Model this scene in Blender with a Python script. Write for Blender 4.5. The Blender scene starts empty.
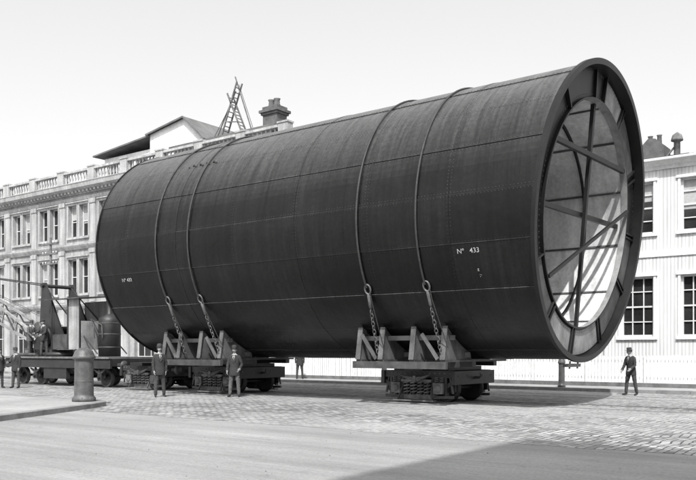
import bpy, math, random
from mathutils import Vector, Matrix
random.seed(7)
sc = bpy.context.scene
sc.view_settings.view_transform = 'Standard'
try: sc.view_settings.look = 'None'
except Exception: pass
sc.view_settings.exposure = 0
COL = sc.collection
pi = math.pi

# ------------------------------------------------------------------ materials
def nn(nt, t, **kw):
    n = nt.nodes.new(t)
    for k, v in kw.items(): setattr(n, k, v)
    return n
def base_nodes(name):
    m = bpy.data.materials.new(name); m.use_nodes = True
    nt = m.node_tree
    b = nt.nodes.get('Principled BSDF')
    tc = nn(nt, 'ShaderNodeTexCoord')
    return m, nt, b, tc
def noise(nt, tc, scale, detail=5, rough=.55, mapping=None):
    n = nn(nt, 'ShaderNodeTexNoise'); n.inputs['Scale'].default_value = scale
    n.inputs['Detail'].default_value = detail; n.inputs['Roughness'].default_value = rough
    src = tc.outputs['Object']
    if mapping:
        mp = nn(nt, 'ShaderNodeMapping'); mp.inputs['Scale'].default_value = mapping
        nt.links.new(src, mp.inputs['Vector']); src = mp.outputs['Vector']
    nt.links.new(src, n.inputs['Vector'])
    return n.outputs['Fac']
def mrange(nt, src, a, b, c, d):
    n = nn(nt, 'ShaderNodeMapRange')
    for i, v in zip((1, 2, 3, 4), (a, b, c, d)): n.inputs[i].default_value = v
    nt.links.new(src, n.inputs[0]); return n.outputs[0]
def mth(nt, op, a, b=None):
    n = nn(nt, 'ShaderNodeMath', operation=op)
    for i, v in enumerate((a, b)):
        if v is None: continue
        if isinstance(v, (int, float)): n.inputs[i].default_value = v
        else: nt.links.new(v, n.inputs[i])
    return n.outputs[0]
def bumpn(nt, b, src, strength=.5, dist=.02, prev=None):
    n = nn(nt, 'ShaderNodeBump'); n.inputs['Strength'].default_value = strength
    n.inputs['Distance'].default_value = dist
    nt.links.new(src, n.inputs['Height'])
    if prev is not None: nt.links.new(prev, n.inputs['Normal'])
    nt.links.new(n.outputs[0], b.inputs['Normal']); return n.outputs[0]
def mat(name, base, rough=.8, var=.2, scale=1.5, bump=0, bscale=25, metallic=0, streak=0, fine=.12, spec=.5):
    m, nt, b, tc = base_nodes(name)
    v = mrange(nt, noise(nt, tc, scale), .3, .7, 1 - var, 1 + var)
    f = mrange(nt, noise(nt, tc, scale * 14, 3), .3, .7, 1 - fine, 1 + fine)
    c = mth(nt, 'MULTIPLY', v, f)
    if streak:
        s = mrange(nt, noise(nt, tc, 1.0, 4, .6, (3.5, 3.5, .25)), .35, .75, 1.0, 1 - streak)
        c = mth(nt, 'MULTIPLY', c, s)
    c = mth(nt, 'MULTIPLY', c, base)
    nt.links.new(c, b.inputs['Base Color'])
    b.inputs['Roughness'].default_value = rough; b.inputs['Metallic'].default_value = metallic
    b.inputs['Specular IOR Level'].default_value = spec
    if bump: bumpn(nt, b, noise(nt, tc, bscale, 4), bump, .02)
    return m

M = {}
M['stone'] = mat('sandstone', .35, .9, .22, .35, .3, 6, streak=.5)
M['stone2'] = mat('stone_trim', .41, .9, .18, .8, .2, 8, streak=.45)
M['stonedark'] = mat('roof_slate', .12, .8, .3, 1)
M['white'] = mat('white_paint', .74, .7, .08, .6, streak=.2)
M['frame'] = mat('sash_paint', .55, .6, .1, 2)
M['glass'] = mat('window_glass', .022, .1, .4, .7, spec=.5)
M['blind'] = mat('window_blind', .33, .8, .2, 1)
M['iron'] = mat('cast_iron', .024, .5, .35, 2.5, .3, 30)
M['ironl'] = mat('worn_iron', .055, .5, .5, 3, .3, 25)
M['gusset'] = mat('dusty_saddle_iron', .11, .7, .5, 2, .3, 20, streak=.35)
M['bollard'] = mat('bollard_paint', .10, .5, .35, 5, .3, 25, streak=.4)
M['dust'] = mat('dusty_iron', .13, .75, .5, 4, .4, 20)
M['railsteel'] = mat('rail_steel', .3, .35, .3, 3, metallic=.7)
M['wood'] = mat('weathered_wood', .13, .85, .35, 3, .4, 20)
M['liner'] = mat('inner_lining', .62, .7, .22, .8, .2, 4, streak=.35)
M['ringp'] = mat('end_plate', .075, .6, .5, 1.2, .2, 8, streak=.3)
M['ringl'] = mat('bare_end_plate', .26, .65, .35, 2.2, .2, 8, streak=.3)
M['brace'] = mat('brace_iron', .012, .45, .3, 2, spec=.3)
M['rope'] = mat('wire_rope', .035, .6, .3, 6, .6, 60)
M['chain'] = mat('chain_iron', .11, .5, .4, 6)
M['paint'] = mat('white_lettering', .42, .7, .45, 9)
M['skin'] = mat('skin', .34, .6, .08, 6)
M['coat'] = mat('dark_wool', .03, .9, .3, 8, .3, 80)
M['coat2'] = mat('grey_wool', .075, .9, .3, 8, .3, 80)
M['trous'] = mat('trouser_wool', .045, .9, .3, 8, .3, 80)
M['trous2'] = mat('pale_trousers', .09, .9, .3, 8, .3, 80)
M['boot'] = mat('boot_leather', .02, .5, .2, 8)
M['hair'] = mat('hair', .03, .7, .2, 20)
M['felt'] = mat('hat_felt', .03, .8, .2, 9)
M['shirt'] = mat('shirt_linen', .55, .8, .1, 9)
M['crane'] = mat('crane_paint', .30, .6, .35, 1.5, .1, 10, streak=.5)
M['kerb'] = mat('kerb_stone', .20, .85, .3, 2, .4, 12)
M['flag'] = mat('pavement_asphalt', .28, .9, .2, .5, .3, 30)
M['groove'] = mat('flangeway_dirt', .05, .9, .3, 3)
M['chim'] = mat('chimney_brick', .10, .9, .3, 3, .4, 12)

def steel_mat():
    m, nt, b, tc = base_nodes('black_painted_plate')
    at = nn(nt, 'ShaderNodeAttribute', attribute_name='tint')
    st = mrange(nt, noise(nt, tc, 1.0, 6, .7, (7, .35, .35)), .35, .75, .7, 1.8)
    bl = mrange(nt, noise(nt, tc, .5, 5), .3, .72, .6, 1.6)
    fi = mrange(nt, noise(nt, tc, 9, 5, .75), .35, .75, .75, 1.4)
    c = mth(nt, 'MULTIPLY', st, bl); c = mth(nt, 'MULTIPLY', c, fi)
    c = mth(nt, 'MULTIPLY', c, at.outputs['Fac'])
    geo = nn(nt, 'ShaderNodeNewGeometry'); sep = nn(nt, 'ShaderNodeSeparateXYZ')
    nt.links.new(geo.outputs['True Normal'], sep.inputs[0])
    dust_sheen = mrange(nt, sep.outputs['Z'], .2, 1.0, 0.0, .078)  # upward faces paler: dust tone that also paints the top sheen into the colour
    dust_sheen = mth(nt, 'MULTIPLY', dust_sheen, fi); dust_sheen = mth(nt, 'MULTIPLY', dust_sheen, st)
    c = mth(nt, 'MULTIPLY', c, .005); c = mth(nt, 'ADD', c, dust_sheen)
    nt.links.new(c, b.inputs['Base Color'])
    r = mrange(nt, noise(nt, tc, 1.3, 7, .75), .3, .7, .24, .42)
    nt.links.new(r, b.inputs['Roughness'])
    b.inputs['Specular IOR Level'].default_value = .30
    p = bumpn(nt, b, noise(nt, tc, .9, 3), .7, .06)
    bumpn(nt, b, noise(nt, tc, 14, 4), .12, .01, p)
    return m
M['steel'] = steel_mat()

def cobble_mat():
    m, nt, b, tc = base_nodes('stone_setts')
    nz = nn(nt, 'ShaderNodeTexNoise'); nz.inputs['Scale'].default_value = 1.3
    nt.links.new(tc.outputs['Object'], nz.inputs['Vector'])
    mx = nn(nt, 'ShaderNodeVectorMath', operation='MULTIPLY_ADD')
    nt.links.new(nz.outputs['Color'], mx.inputs[0]); mx.inputs[1].default_value = (.22, .22, 0)
    nt.links.new(tc.outputs['Object'], mx.inputs[2])
    mp = nn(nt, 'ShaderNodeMapping'); mp.inputs['Rotation'].default_value = (0, 0, pi / 2)
    nt.links.new(mx.outputs[0], mp.inputs[0])
    br = nn(nt, 'ShaderNodeTexBrick')
    br.inputs['Scale'].default_value = 1.0
    br.inputs['Brick Width'].default_value = .26; br.inputs['Row Height'].default_value = .15
    br.inputs['Mortar Size'].default_value = .017; br.inputs['Mortar Smooth'].default_value = .6
    br.inputs['Color1'].default_value = (.15, .15, .15, 1); br.inputs['Color2'].default_value = (.42, .42, .42, 1)
    br.inputs['Mortar'].default_value = (.06, .06, .06, 1)
    nt.links.new(mp.outputs[0], br.inputs['Vector'])
    bw = nn(nt, 'ShaderNodeRGBToBW'); nt.links.new(br.outputs['Color'], bw.inputs[0])
    v = mrange(nt, noise(nt, tc, .35, 6, .65), .3, .7, .6, 1.2)
    f = mrange(nt, noise(nt, tc, 12, 4), .3, .7, .75, 1.25)
    d = mrange(nt, noise(nt, tc, .22, 6, .65, (.35, 1, 1)), .42, .62, 0, .8)
    c = mth(nt, 'MULTIPLY', bw.outputs[0], v); c = mth(nt, 'MULTIPLY', c, f)
    mix = nn(nt, 'ShaderNodeMix'); mix.data_type = 'FLOAT'
    nt.links.new(d, mix.inputs[0]); nt.links.new(c, mix.inputs[2])
    dc = mth(nt, 'MULTIPLY', f, .35); nt.links.new(dc, mix.inputs[3])
    nt.links.new(mix.outputs[0], b.inputs['Base Color'])
    b.inputs['Roughness'].default_value = .85
    h = mth(nt, 'MULTIPLY', br.outputs['Fac'], -1.0)
    hm = mth(nt, 'MULTIPLY', h, mrange(nt, d, 0, .75, 1, .25))
    p = bumpn(nt, b, hm, .9, .035)
    bumpn(nt, b, noise(nt, tc, 5, 4), .7, .05, p)
    return m
M['cobble'] = cobble_mat()

def macadam_mat():
    m, nt, b, tc = base_nodes('macadam')
    v = mrange(nt, noise(nt, tc, .16, 6, .6), .3, .7, .80, 1.12)
    s = mrange(nt, noise(nt, tc, .9, 7, .75, (.08, 1.3, 1)), .35, .65, .78, 1.14)
    f = mrange(nt, noise(nt, tc, 18, 8, .9), .3, .7, .6, 1.4)
    sp = mrange(nt, noise(nt, tc, 2.5, 8, .85), .56, .68, 1, .6)
    c = mth(nt, 'MULTIPLY', v, s); c = mth(nt, 'MULTIPLY', c, f); c = mth(nt, 'MULTIPLY', c, sp)
    c = mth(nt, 'MULTIPLY', c, .31)
    nt.links.new(c, b.inputs['Base Color']); b.inputs['Roughness'].default_value = .92
    p = bumpn(nt, b, noise(nt, tc, 2, 6), .6, .06)
    bumpn(nt, b, noise(nt, tc, 30, 6, .8), .8, .02, p)
    return m
M['macadam'] = macadam_mat()

def corr_mat():
    m, nt, b, tc = base_nodes('corrugated_cladding')
    w = nn(nt, 'ShaderNodeTexWave'); w.wave_type = 'BANDS'; w.bands_direction = 'X'
    w.inputs['Scale'].default_value = 2.1
    nt.links.new(tc.outputs['Object'], w.inputs['Vector'])
    v = mrange(nt, noise(nt, tc, .5, 5), .3, .7, .86, 1.08)
    s = mrange(nt, noise(nt, tc, 1.0, 5, .6, (4, 4, .2)), .4, .75, 1.0, .72)
    wv = mrange(nt, w.outputs['Fac'], 0, .25, .72, 1)
    c = mth(nt, 'MULTIPLY', v, s); c = mth(nt, 'MULTIPLY', c, wv); c = mth(nt, 'MULTIPLY', c, .70)
    nt.links.new(c, b.inputs['Base Color']); b.inputs['Roughness'].default_value = .7
    bumpn(nt, b, w.outputs['Fac'], .5, .03)
    return m
M['corr'] = corr_mat()

# ------------------------------------------------------------------ mesh builder
class MB:
    def __init__(s): s.v = []; s.f = []; s.m = []; s.sm = []; s.mats = []
    def mi(s, m):
        m = M[m] if isinstance(m, str) else m
        if m not in s.mats: s.mats.append(m)
        return s.mats.index(m)
    def add(s, vs, fs, m, smooth=False, T=None):
        o = len(s.v); k = s.mi(m)
        for p in vs:
            p = Vector(p)
            if T is not None: p = T @ p
            s.v.append(tuple(p))
        for f in fs:
            s.f.append(tuple(i + o for i in f)); s.m.append(k); s.sm.append(smooth)
    def box(s, a, b, m, T=None):
        x0, y0, z0 = a; x1, y1, z1 = b
        vs = [(x0, y0, z0), (x1, y0, z0), (x1, y1, z0), (x0, y1, z0), (x0, y0, z1), (x1, y0, z1), (x1, y1, z1), (x0, y1, z1)]
        s.add(vs, [(0, 3, 2, 1), (4, 5, 6, 7), (0, 1, 5, 4), (1, 2, 6, 5), (2, 3, 7, 6), (3, 0, 4, 7)], m, False, T)
    def cbox(s, c, d, m, T=None):
        s.box([c[i] - d[i] / 2 for i in range(3)], [c[i] + d[i] / 2 for i in range(3)], m, T)
    def quad(s, a, b, c, d, m): s.add([a, b, c, d], [(0, 1, 2, 3)], m)
    def prism(s, prof, axis, a, b, m):
        n = len(prof)
        def pt(p, t):
            if axis == 'x': return (t, p[0], p[1])
            if axis == 'y': return (p[0], t, p[1])
            return (p[0], p[1], t)
        vs = [pt(p, a) for p in prof] + [pt(p, b) for p in prof]
        fs = [tuple(range(n)), tuple(range(2 * n - 1, n - 1, -1))]
        fs += [(i, i + n, (i + 1) % n + n, (i + 1) % n) for i in range(n)]
        s.add(vs, fs, m)
    def tube(s, path, rad, m, n=8, smooth=True, cap=True, T=None):
        path = [Vector(p) for p in path]
        if isinstance(rad, (int, float)): rad = [rad] * len(path)
        vs = []; up = None
        for i, p in enumerate(path):
            d = (path[min(i + 1, len(path) - 1)] - path[max(i - 1, 0)]).normalized()
            if up is None:
                up = Vector((0, 0, 1)) if abs(d.z) < .9 else Vector((1, 0, 0))
            a = d.cross(up).normalized(); bb = a.cross(d).normalized(); up = bb
            for k in range(n):
                t = 2 * pi * k / n
                vs.append(p + (a * math.cos(t) + bb * math.sin(t)) * rad[i])
        fs = []
        for i in range(len(path) - 1):
            for k in range(n):
                fs.append((i * n + k, i * n + (k + 1) % n, (i + 1) * n + (k + 1) % n, (i + 1) * n + k))
        s.add(vs, fs, m, smooth, T)
        if cap:
            e = (len(path) - 1) * n
            s.add(vs[:n], [tuple(range(n))], m, False, T); s.add(vs[e:], [tuple(range(n))], m, False, T)
    def bar(s, p0, p1, w, h, m, up=(0, 0, 1)):
        p0 = Vector(p0); p1 = Vector(p1); d = (p1 - p0).normalized(); u = Vector(up)
        if abs(d.dot(u)) > .95: u = Vector((1, 0, 0))
        a = d.cross(u).normalized(); b = a.cross(d).normalized()
        vs = []
        for p in (p0, p1):
            for sa, sb in ((-1, -1), (1, -1), (1, 1), (-1, 1)): vs.append(p + a * sa * w / 2 + b * sb * h / 2)
        s.add(vs, [(0, 1, 2, 3), (7, 6, 5, 4), (0, 4, 5, 1), (1, 5, 6, 2), (2, 6, 7, 3), (3, 7, 4, 0)], m)
    def lathe(s, prof, o, m, axis='z', n=24, smooth=True, T=None, a0=0, a1=2 * pi):
        o = Vector(o); vs = []; full = abs(a1 - a0 - 2 * pi) < 1e-6; nk = n if full else n + 1
        for r, h in prof:
            for k in range(nk):
                t = a0 + (a1 - a0) * k / n; c, d = r * math.cos(t), r * math.sin(t)
                if axis == 'z': p = (c, d, h)
                elif axis == 'y': p = (c, h, d)
                else: p = (h, c, d)
                vs.append(o + Vector(p))
        fs = []
        for i in range(len(prof) - 1):
            for k in range(n): fs.append((i * nk + k, i * nk + (k + 1) % nk, (i + 1) * nk + (k + 1) % nk, (i + 1) * nk + k))
        s.add(vs, fs, m, smooth, T)
    def ell(s, c, r, m, T=None, nu=12, nv=8, fn=None):
        vs = []; c = Vector(c)
        for j in range(nv + 1):
            ph = -pi / 2 + pi * j / nv
            for i in range(nu):
                t = 2 * pi * i / nu
                d = Vector((math.cos(ph) * math.cos(t), math.cos(ph) * math.sin(t), math.sin(ph)))
                q = Vector((d.x * r[0], d.y * r[1], d.z * r[2]))
                if fn: q = fn(d, q)
                vs.append(c + q)
        fs = []
        for j in range(nv):
            for i in range(nu): fs.append((j * nu + i, j * nu + (i + 1) % nu, (j + 1) * nu + (i + 1) % nu, (j + 1) * nu + i))
        s.add(vs, fs, m, True, T)
    def link(s, c, d, side, m, L=.16, W=.10, r=.014):
        d = Vector(d).normalized(); side = Vector(side); side = (side - d * side.dot(d)).normalized(); c = Vector(c)
        P = []
        for k in range(13):
            t = 2 * pi * k / 12
            P.append(c + d * math.cos(t) * L / 2 + side * math.sin(t) * W / 2)
        s.tube(P, r, m, 6, cap=False)
    def build(s, name, parent=None):
        me = bpy.data.meshes.new(name); me.from_pydata(s.v, [], s.f)
        for m in s.mats: me.materials.append(m)
        me.polygons.foreach_set('material_index', s.m); me.polygons.foreach_set('use_smooth', s.sm)
        me.update()
        ob = bpy.data.objects.new(name, me); COL.objects.link(ob)
        if parent: ob.parent = parent
        return ob
def empty(name, loc=(0, 0, 0), rz=0):
    e = bpy.data.objects.new(name, None); e.location = loc; e.rotation_euler = (0, 0, rz)
    e.empty_display_size = .3; COL.objects.link(e); return e

# ------------------------------------------------------------------ ground
g = MB(); g.quad((-900, -900, 0), (900, -900, 0), (900, 900, 0), (-900, 900, 0), 'macadam'); g.build('ground')
g = MB()
x = -140
P = []
while x <= 120: P.append((x, -9.7 + random.uniform(-.14, .14), .004)); x += .5
P += [(120, 8.5, .004), (-140, 8.5, .004)]
g.add(P, [tuple(range(len(P)))], 'cobble'); g.build('cobblestone_road')
pv = empty('far_pavement')
g = MB(); x = -140
while x < 120:
    g.box((x, 8.5, 0), (x + 1.19, 8.8 + random.uniform(-.01, .01), .13 + random.uniform(-.006, .006)), 'kerb'); x += 1.2
g.build('kerb', pv)
g = MB(); g.box((-140, 8.8, 0), (120, 13.6, .126), 'flag'); g.build('footway', pv)
pts = [(-90, -7.8), (-9.6, -7.8), (-8.6, -7.65), (-7.7, -7.75), (-7.0, -8.2), (-6.5, -9.0), (-6.0, -10.0), (-4.6, -12.9), (-1.2, -19), (3, -26), (3, -60), (-90, -60)]
pv2 = empty('corner_pavement')
def inset(p, d):
    out = []; n = len(p)
    for i in range(n):
        a = Vector(p[i - 1]); b = Vector(p[i]); c = Vector(p[(i + 1) % n])
        e1 = (b - a).normalized(); e2 = (c - b).normalized()
        n1 = Vector((e1.y, -e1.x)); n2 = Vector((e2.y, -e2.x)); nn_ = (n1 + n2).normalized()
        out.append(tuple(b + nn_ * d))
    return out
ins = inset(pts, .3)
g = MB(); n = len(pts)
vs = [(p[0], p[1], 0) for p in pts] + [(p[0], p[1], .13) for p in pts] + [(p[0], p[1], .13) for p in ins] + [(p[0], p[1], .05) for p in ins]
fs = []
for i in range(n):
    j = (i + 1) % n
    fs += [(i, j, j + n, i + n), (i + n, j + n, j + 2 * n, i + 2 * n), (i + 2 * n, j + 2 * n, j + 3 * n, i + 3 * n)]
g.add(vs, fs, 'kerb'); g.build('kerb', pv2)
g = MB(); g.add([(p[0], p[1], .126) for p in ins], [tuple(range(n))], 'flag'); g.build('footway', pv2)
g = MB()
for y in (-.8, .8):
    g.box((-140, y - .035, 0), (120, y + .035, .022), 'railsteel')
    yy = y - math.copysign(.035, y); yb = y - math.copysign(.11, y)
    g.box((-140, min(yy, yb), 0), (120, max(yy, yb), .009), 'groove')
g.build('railway_track')
g = MB()
for y in (4.4, 6.0):
    g.box((-140, y - .035, 0), (120, y + .035, .018), 'railsteel')
    g.box((-140, y + .036, 0), (120, y + .1, .009), 'groove')
g.build('railway_track')
g = MB()
for i in range(700):
    x = random.uniform(-22, 22); y = random.uniform(-18, 8)
    s_ = random.uniform(.006, .02)
    a = random.random() * 6
    T = Matrix.Translation((x, y, .004 + s_ * .2)) @ Matrix.Rotation(a, 4, 'Z')
    g.add([(s_, 0, 0), (0, s_ * .8, 0), (-s_, 0, 0), (0, -s_, 0), (.1 * s_, 0, s_ * .6), (0, 0, -s_ * .6)], [(0, 1, 4), (1, 2, 4), (2, 3, 4), (3, 0, 4), (1, 0, 5), (2, 1, 5), (3, 2, 5), (0, 3, 5)], random.choice(['kerb', 'flag', 'flag']), False, T)
g.build('road_grit')

# ------------------------------------------------------------------ the steel cylinder
R = 4.15; ZC = 5.545; XL = -13.1; XR = 4.72; RF = 4.26
cyl = empty('riveted_steel_cylinder')
NS = 20; SEG = 7
joints = [XL, -11.3, -8.6, -5.9, -3.2, -.5, 2.2, XR]
def cp(th, r, x): return (x, -r * math.cos(th), ZC + r * math.sin(th))
OFF = math.radians(3)
verts = []; faces = []; smooth = []; tint = []
def qf(a, sm, t):
    o = len(verts); verts.extend(a[0]); 
    for f in a[1]: faces.append(tuple(i + o for i in f)); smooth.append(sm); tint.append(t)
def rr_(k, j): return R + (k % 2) * .020 + (j % 2) * .008
for k in range(NS):
    t0 = OFF + 2 * pi * k / NS; t1 = OFF + 2 * pi * (k + 1) / NS
    for j in range(len(joints) - 1):
        r = rr_(k, j)
        t = random.uniform(.6, 1.6)
        a, b = joints[j], joints[j + 1]
        ths = [t0 + (t1 - t0) * i / SEG for i in range(SEG + 1)]
        vs = [cp(q, r, a) for q in ths] + [cp(q, r, b) for q in ths]
        qf((vs, [(i, i + 1, i + SEG + 2, i + SEG + 1) for i in range(SEG)]), True, t)
        vi = [cp(q, R - .03, a) for q in ths] + [cp(q, R - .03, b) for q in ths]
        ed = vs + vi; N2 = 2 * (SEG + 1); fs = []
        for i in range(SEG):
            fs.append((i, i + 1, N2 + i + 1, N2 + i)); c = SEG + 1
            fs.append((c + i, c + i + 1, N2 + c + i + 1, N2 + c + i))
        fs.append((0, SEG + 1, N2 + SEG + 1, N2)); fs.append((SEG, 2 * SEG + 1, N2 + 2 * SEG + 1, N2 + SEG))
        qf((ed, fs), False, 4)
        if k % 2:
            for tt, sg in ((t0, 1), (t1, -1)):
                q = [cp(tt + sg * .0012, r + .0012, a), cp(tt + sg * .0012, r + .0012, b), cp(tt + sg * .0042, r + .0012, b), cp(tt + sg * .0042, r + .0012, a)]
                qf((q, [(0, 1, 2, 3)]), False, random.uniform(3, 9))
def rivet(x, th, r):
    c = Vector(cp(th, r, x)); nrm = Vector((0, -math.cos(th), math.sin(th))); tx = Vector((1, 0, 0)); ty = nrm.cross(tx)
    vs = []
    for q in range(5):
        a = 2 * pi * q / 5; vs.append(tuple(c + (tx * math.cos(a) + ty * math.sin(a)) * .016))
    vs.append(tuple(c + nrm * .011))
    qf((vs, [(q, (q + 1) % 5, 5) for q in range(5)]), True, random.uniform(1.2, 3.5))
for k in range(NS):
    th = OFF + 2 * pi * k / NS
    for dth, kk in ((.013, k), (-.013, k - 1)):
        x = XL + .06
        while x < XR - .05:
            j = max(i for i in range(len(joints)) if joints[i] <= x)
            rivet(x, th + dth, rr_(kk, j)); x += .10
for j, xj in enumerate(joints[1:-1], 1):
    for dx, jj in ((-.05, j - 1), (.05, j)):
        for i in range(260):
            th = 2 * pi * i / 260; k = int(math.floor((th - OFF) / (2 * pi / NS))) % NS
            rivet(xj + dx, th, rr_(k, jj))
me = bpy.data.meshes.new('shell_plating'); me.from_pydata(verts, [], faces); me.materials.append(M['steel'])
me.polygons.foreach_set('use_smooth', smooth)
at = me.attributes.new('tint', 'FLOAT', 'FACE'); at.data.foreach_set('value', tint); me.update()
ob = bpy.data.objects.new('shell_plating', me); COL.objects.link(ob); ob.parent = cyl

def ringband(g, x0, x1, r0, r1, m, n=128):
    g.lathe([(r0, x0), (r1, x0)], (0, 0, ZC), m, 'x', n, False)
    g.lathe([(r1, x0), (r1, x1)], (0, 0, ZC), m, 'x', n)
    g.lathe([(r1, x1), (r0, x1)], (0, 0, ZC), m, 'x', n, False)
    g.lathe([(r0, x1), (r0, x0)], (0, 0, ZC), m, 'x', n)
g = MB()
ringband(g, XR - .10, XR + .012, R - .05, RF, 'brace')
ringband(g, XL - .012, XL + .05, R - .05, R + .04, 'brace')
g.lathe([(0.01, XL + .05), (R - .05, XL + .05)], (0, 0, ZC), 'brace', 'x', 96, False)
g.build('end_flange_rings', cyl)
RI = 3.26
g = MB()
XD = XR - .30
g.lathe([(RI - .02, XD), (R - .04, XD)], (0, 0, ZC), 'brace', 'x', 128, False)
g.lathe([(R - .052, XD), (R - .052, XR)], (0, 0, ZC), 'brace', 'x', 128)
for a0, a1, m_ in ((28, 58, 'ringp'), (60, 84, 'ringl'), (96, 128, 'brace'), (205, 232, 'ringp'), (235, 262, 'ringl'), (265, 296, 'ringl'), (299, 330, 'ringp'), (-28, -4, 'ringp'), (-2, 24, 'brace')):
    g.lathe([(RI + .06, XD + .02), (R - .12, XD + .02)], (0, 0, ZC), m_, 'x', 14, False, None, math.radians(a0), math.radians(a1))
    for q in (a0, a1):
        c, s_ = math.cos(math.radians(q)), math.sin(math.radians(q))
        g.bar((XD + .05, c * (RI + .03), ZC + s_ * (RI + .03)), (XD + .05, c * (R - .08), ZC + s_ * (R - .08)), .05, .09, 'brace', up=(1, 0, 0))
for k in range(150):
    t = 2 * pi * k / 150
    for rr in (RI + .12, R - .16):
        c = Vector((XD + .022, rr * math.cos(t), ZC + rr * math.sin(t)))
        g.add([c + Vector((0, .02, 0)), c + Vector((0, 0, .02)), c + Vector((0, -.02, 0)), c + Vector((0, 0, -.02)), c + Vector((.014, 0, 0))], [(0, 1, 4), (1, 2, 4), (2, 3, 4), (3, 0, 4)], 'ringp', True)
g.build('annular_end_plate', cyl)
g = MB()
ringband(g, XD - .1, XD + .10, RI - .03, RI + .02, 'brace')
g.lathe([(RI - .032, XD - .1), (RI - .032, XD + .10)], (0, 0, ZC), 'ringl', 'x', 128)
g.build('mouth_ring', cyl)
g = MB()
g.lathe([(RI - .005, XL + .2), (RI - .005, 2.2), (RI - .005, XD)], (0, 0, ZC), 'liner', 'x', 128)
g.build('inner_lining', cyl)
g = MB()
for x in (XD - 1.25, XD - 2.9, XD - 4.6):
    ringband(g, x - .03, x + .03, RI - .10, RI - .01, 'brace', 96)
for k in range(12):
    t = 2 * pi * (k + .3) / 12; a = Vector((0, -math.cos(t), math.sin(t))) * (RI - .03) + Vector((0, 0, ZC))
    for xa, xb in ((-4, 2.2), (2.2, XD - .1)):
        g.bar(a + Vector((xa, 0, 0)), a + Vector((xb, 0, 0)), .06, .03, 'ringp', up=(0, -math.cos(t), math.sin(t)))
g.build('internal_frames', cyl)
def spider(g, x, rot, w=.13, second=False):
    T = lambda y, z: (x, y * math.cos(rot) - z * math.sin(rot), ZC + y * math.sin(rot) + z * math.cos(rot))
    q = RI - .04
    def ch(y0, z0, y1, z1, dx=0, ww=w):
        a = Vector(T(y0, z0)); b = Vector(T(y1, z1)); a.x += dx; b.x += dx; g.bar(a, b, ww, ww * .8, 'brace', up=(1, 0, 0))
    ch(.1, -q, .1, q)
    hh = lambda z: math.sqrt(q * q - z * z)
    ch(-hh(1.7), 1.7, hh(1.7), 1.7, .12); ch(-q, .05, q, .05, -.12)
    if not second:
        ch(-hh(1.9), -1.9, hh(.5), .5, .2, w * .75)
    else:
        ch(-hh(1.9), -1.9, hh(1.9), 1.9, .1, w * .9); ch(-hh(1.9), 1.9, hh(1.9), -1.9, .2, w * .9)
g = MB(); spider(g, XD - .1, math.radians(1)); spider(g, XD - 3.0, math.radians(4), .12, True)
g.build('cross_bracing', cyl)
g = MB()
g.box((XR - .25, -.9, ZC - RF - .12), (XR + .02, -.1, ZC - RF - .03), 'ironl')
for y in (-.8, -.2): g.tube([(XR - .05, y, ZC - RF - .17), (XR - .05, y, ZC - RF + .05)], .03, 'ironl', 6)
g.build('draw_lug', cyl)

def letter(body, x, z, size, name):
    cu = bpy.data.curves.new(name, 'FONT'); cu.body = body; cu.size = size; cu.align_x = 'CENTER'; cu.resolution_u = 3; cu.offset = .001
    to = bpy.data.objects.new('tmp', cu); COL.objects.link(to)
    dg = bpy.context.evaluated_depsgraph_get(); me = bpy.data.meshes.new_from_object(to.evaluated_get(dg))
    bpy.data.objects.remove(to)
    th0 = math.asin((z - ZC) / R); rr = R + .032
    for v in me.vertices:
        th = th0 + v.co.y / R; v.co = Vector((x + v.co.x * 1.1, -rr * math.cos(th), ZC + rr * math.sin(th)))
    me.materials.clear(); me.materials.append(M['paint'])
    o = bpy.data.objects.new(name, me); COL.objects.link(o); o.parent = cyl
letter('N\u00ba   433', 2.72, 4.22, .185, 'number_lettering')
letter('N\u00ba 433', -11.5, 4.2, .18, 'number_lettering')
letter('z', 2.95, 3.75, .14, 'number_lettering')
letter(':\u00b7', 3.0, 3.6, .16, 'number_lettering')
g = MB()
for i in range(9):
    th = math.asin((8.15 - ZC) / R) + (i % 2) * .02; c = Vector(cp(th, R + .02, -8.9 + .17 * i))
    g.ell(c, (.05, .03, .05), 'brace', None, 8, 5)
g.build('plug_holes', cyl)

# the mouth end is cut slightly out of square (its top overhangs)
KS = math.tan(math.radians(6.0))
for o in cyl.children:
    for v in o.data.vertices:
        if v.co.x > 2.2: v.co.x += KS * (v.co.z - ZC) * (v.co.x - 2.2) / (XR - 2.2)
    o.data.update()

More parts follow.
